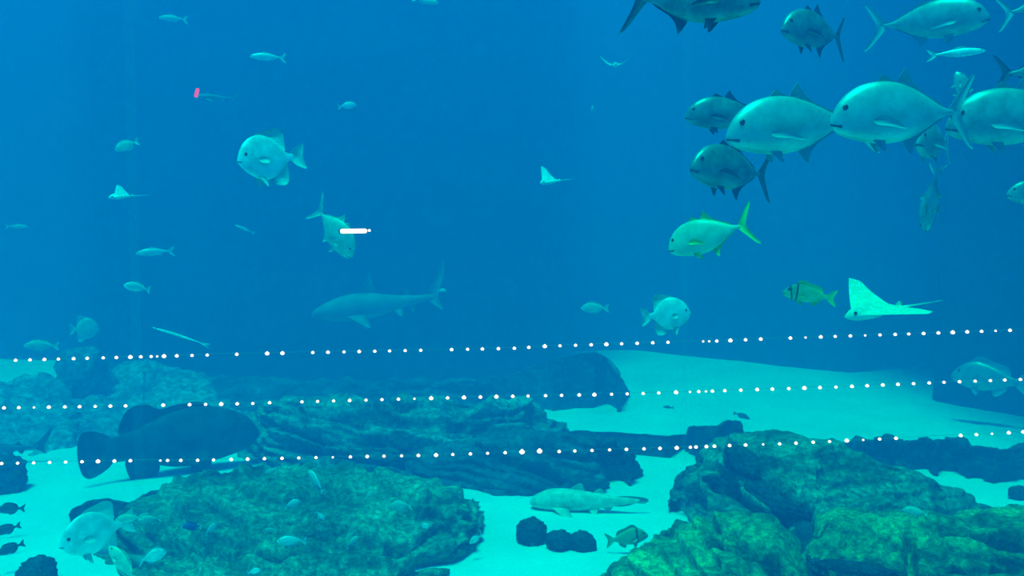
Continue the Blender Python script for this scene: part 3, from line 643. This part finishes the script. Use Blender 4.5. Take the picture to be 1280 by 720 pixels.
# rays
def make_ray(name, span, mats, lift_l, lift_r, tail=True):
    root = empty(name); ns, ncx = 61, 25; v = []; f = []
    def pt(s, c, side):
        a = abs(s)
        lead = .30 * (1 - a) ** .9 - .10 * a + .10 * math.exp(-(a / .10) ** 2)          # leading edge, with the head in the middle
        trail = -.26 + .06 * a - .02 * math.exp(-((a - .5) / .3) ** 2) if a < .92 else -.205 + (a - .92) * 1.2
        trail = min(trail, lead - .004)
        x = lead + (trail - lead) * c
        th = (.085 * math.exp(-(a / .16) ** 2) + .022 * (1 - a)) * math.sin(math.pi * min(1, max(0, c)) ** .75) + .002
        z = (lift_r if s > 0 else lift_l) * a ** 1.9 + side * th * (1.0 if side > 0 else .55)
        y = s * .5 * math.cos(min(1.2, abs(lift_r if s > 0 else lift_l) * a))
        return (x * span, y * span, z * span)
    for side in (1, -1):
        for i in range(ns):
            s = -1 + 2 * i / (ns - 1)
            for j in range(ncx): v.append(pt(s, j / (ncx - 1), side))
    n = ns * ncx; g = grid_faces(ns, ncx)
    f = list(g) + [tuple(reversed([q + n for q in p])) for p in g]
    for i in range(ns - 1):
        for j in (0, ncx - 1):
            a = i * ncx + j; f.append((a, a + ncx, a + ncx + n, a + n))
    me = mesh('body', v, f); body = link('body', me, [mats[0], mats[1]], root)
    for p in me.polygons[len(g):2 * len(g)]: p.material_index = 1
    # whip tail
    tv = []; tf = []; nt_ = 26
    for i in range(nt_):
        t = i / (nt_ - 1); r_ = .012 * (1 - t) + .002
        for k in range(8):
            a = k * math.pi / 4; tv.append(((-.24 - t * .5) * span, (math.sin(t * 2) * .05 + r_ * math.cos(a)) * span, (.0 * t * t + r_ * math.sin(a)) * span))
    link('tail', mesh('tail', tv, grid_faces(nt_, 8, True)), mats[0], root)
    link('dorsal_fin', fin_mesh([(-.20,.0),(-.25,.045),(-.27,.04),(-.27,.0)], .01, lambda a, b, s: (a * span, s * span, (b + .012) * span)), mats[0], root)
    for sgn in (1, -1):
        link('pelvic_fin', fin_mesh([(-.22,.01),(-.24,.07),(-.31,.075),(-.30,.01)], .01, lambda a, b, s: (a * span, sgn * b * span, s * span)), mats[0], root)
        bm = bmesh.new(); bmesh.ops.create_uvsphere(bm, u_segments=12, v_segments=8, radius=.016 * span)
        for q in bm.verts: q.co += Vector((.31 * span, sgn * .055 * span, .03 * span))
        me = bpy.data.meshes.new('eye'); bm.to_mesh(me); bm.free(); link('eye', me, M['eye_dark'], root)
    return root
def ray_fish(label, px, py, Y, spanpx, yaw, pitch, roll, ll, lr, mats=None, name='eagle_ray'):
    o = make_ray(name, spanpx * Y / F_PX, mats or (M['spotted'], M['belly']), ll, lr)
    put(o, px, py, Y, yaw, pitch, roll); tag(o, label, 'ray'); return o
ray_fish('bright spotted ray with one wing curled up, right of the yellow porkfish', 1098, 389, 8.4, 132, 222, -7, 2, .30, -.02)
ray_fish('small pale ray with one wing raised, in open water near the centre', 690, 227, 13, 50, 220, -8, 2, .42, .0, (M['pale'], M['belly']))
ray_fish('small pale ray with one wing raised, in the left mid water', 154, 246, 15, 48, 205, -6, 4, .36, -.03, (M['pale'], M['belly']))
ray_fish('barely visible ray high in the water right of centre', 770, 82, 21, 44, -100, -14, 0, .3, .3, (M['tan'], M['belly']))

# ---------------------------------------------------------------- reflections in the glass, built as added glowing shapes
ROWS = [
 ([19.5,37.5,55.5,73,92,109,129,145.5,163,176,189,196.5,205,221,240,259,296,334,353,391,410,430,449,468.5,487,506.5,526,564.5,584.5,603,623,643,661,681,700,719.5,739,758,777,796.5,816,835,879,886.5,896,913,932,951,988,1007,1026,1044,1063,1081.5,1100,1119,1136,1154.5,1173,1191,1209,1227,1244.5,1262.5],
  [(-40,452.5),(19,450.5),(163,446.5),(296,443),(334,442),(526,438),(643,435.5),(681,433),(758,430.5),(835,428),(896,426.5),(951,424),(1063,420),(1154,417),(1262,413),(1320,411)],
  (196.5, 886.5, 879, 1007, 1081.5, 1244.5), (163, 205, 353, 334, 681, 758, 913, 1191), 'uppermost of three rows of tiny white lights reflected in the glass'),
 ([5,23.5,42.5,61,81,99.5,119,138,157,204,237,257,276.5,296.5,316,337,377.5,397,417,437,457.5,477.5,498,518,539,559.5,580,600.5,620.5,641,660,682,702,724,743,764.5,784,804,823.5,845,862.5,873.5,882.5,890.5,906,926,946.5,965.5,986,1005.5,1025,1045,1065,1084,1103.5,1122.5,1142,1161.5,1180,1199.5,1219,1238,1256,1275.5],
  [(-40,511),(5,510),(157,507.5),(316,504.5),(337,503.5),(539,498),(620,496),(743,493.5),(804,492),(906,488.5),(965,486.5),(1045,484),(1180,478),(1275,474.5),(1320,473)],
  (42.5, 862.5, 882.5, 518), (276.5, 539, 580, 620.5, 743, 1005.5, 845), 'middle one of three rows of tiny white lights reflected in the glass'),
 ([2,22,42,62,82,102.5,122.5,143,163,200.5,209.5,226,247,267,289,309.5,330.5,352.5,373.5,395,416,438,459,480,502,523,545,566,588,609.5,631.5,652.5,674.5,699,718.5,740,762,783,805,825,846,863,870,883,893,912,932,954,974.5,995,1016.5,1037,1058.5,1079,1099.5,1120,1201,1220.5,1240,1261,1279],
  [(-40,581),(2,579.5),(163,576),(247,575.5),(330,573.5),(545,569),(631,566),(652,565),(674,564),(699,564.5),(762,562.5),(846,560),(912,557),(974,555),(1058,551),(1120,548),(1201,544.5),(1280,540),(1320,538)],
  (200.5, 416, 1079, 1240, 954), (652.5, 674.5, 122.5, 846, 545, 1058.5), 'lowest of three rows of tiny white lights reflected in the glass'),
]
def reflection_dot_mesh():
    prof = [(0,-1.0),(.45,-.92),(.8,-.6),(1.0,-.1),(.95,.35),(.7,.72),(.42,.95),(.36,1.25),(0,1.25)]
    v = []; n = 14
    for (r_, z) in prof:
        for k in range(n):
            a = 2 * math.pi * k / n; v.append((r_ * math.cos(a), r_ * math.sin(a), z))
    return mesh('reflection_dot', v, grid_faces(len(prof), n, True))
BM = reflection_dot_mesh(); BM.materials.append(M['reflection_dot'])
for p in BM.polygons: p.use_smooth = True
LY = WIN_Y - .06
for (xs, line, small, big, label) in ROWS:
    root = empty('reflection_row', at(640, interp(line, 640), LY)); tag(root, label, 'reflected lights', 'rows of tiny reflected lights in the viewing window')  # glowing beads added where lights mirror in the acrylic
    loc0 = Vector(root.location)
    # hairline added to join the reflected dots
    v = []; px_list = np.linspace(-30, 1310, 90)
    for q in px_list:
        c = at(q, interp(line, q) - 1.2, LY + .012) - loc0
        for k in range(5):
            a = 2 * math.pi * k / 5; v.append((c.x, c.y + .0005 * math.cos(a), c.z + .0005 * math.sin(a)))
    link('added_wire', mesh('added_wire', v, grid_faces(len(px_list), 5, True)), M['added_wire'], root)
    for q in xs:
        b = bpy.data.objects.new('reflection_dot', BM); C.objects.link(b); b.parent = root
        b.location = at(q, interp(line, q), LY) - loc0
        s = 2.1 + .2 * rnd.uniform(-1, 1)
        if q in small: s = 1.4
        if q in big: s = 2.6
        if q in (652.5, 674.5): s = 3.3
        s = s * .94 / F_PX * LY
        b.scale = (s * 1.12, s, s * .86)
# reflected white bar and its end dot, built as added glowing capsules
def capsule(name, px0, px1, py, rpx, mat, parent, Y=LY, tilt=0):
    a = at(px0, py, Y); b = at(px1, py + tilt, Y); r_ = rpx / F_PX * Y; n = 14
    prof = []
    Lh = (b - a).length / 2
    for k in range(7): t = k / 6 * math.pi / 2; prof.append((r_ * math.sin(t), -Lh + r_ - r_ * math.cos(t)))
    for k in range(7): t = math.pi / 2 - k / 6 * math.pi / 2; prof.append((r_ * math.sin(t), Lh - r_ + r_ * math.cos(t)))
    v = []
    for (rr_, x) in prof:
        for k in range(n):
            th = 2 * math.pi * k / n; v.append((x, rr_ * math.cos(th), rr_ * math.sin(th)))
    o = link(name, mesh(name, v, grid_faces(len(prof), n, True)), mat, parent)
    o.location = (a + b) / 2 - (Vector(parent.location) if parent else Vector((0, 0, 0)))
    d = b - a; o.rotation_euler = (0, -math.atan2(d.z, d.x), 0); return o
root = empty('tube_reflection', at(442, 289, LY)); tag(root, 'short white bar of light reflected in the glass beside the diving fish', 'reflection')
capsule('reflected_bar', 425, 459, 289, 2.9, M['reflected_bar'], root, tilt=-.4); capsule('end_reflection', 459.8, 463.5, 288, 1.6, M['reflection_dot'], root)
capsule('added_end_cap', 423.6, 426, 289, 2.0, M['cap'], root, Y=LY + .004)
root = empty('pink_reflection', at(246, 116, LY)); tag(root, 'tiny pink light reflected in the glass at the upper left', 'reflection')  # pink reflected mark, built as an added glowing shape with a holder
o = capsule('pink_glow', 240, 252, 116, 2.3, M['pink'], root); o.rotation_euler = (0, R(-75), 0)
o = capsule('added_holder', 242.5, 247.5, 119, 1.2, M['cap'], root, Y=LY + .006); o.rotation_euler = (0, R(-80), 0)
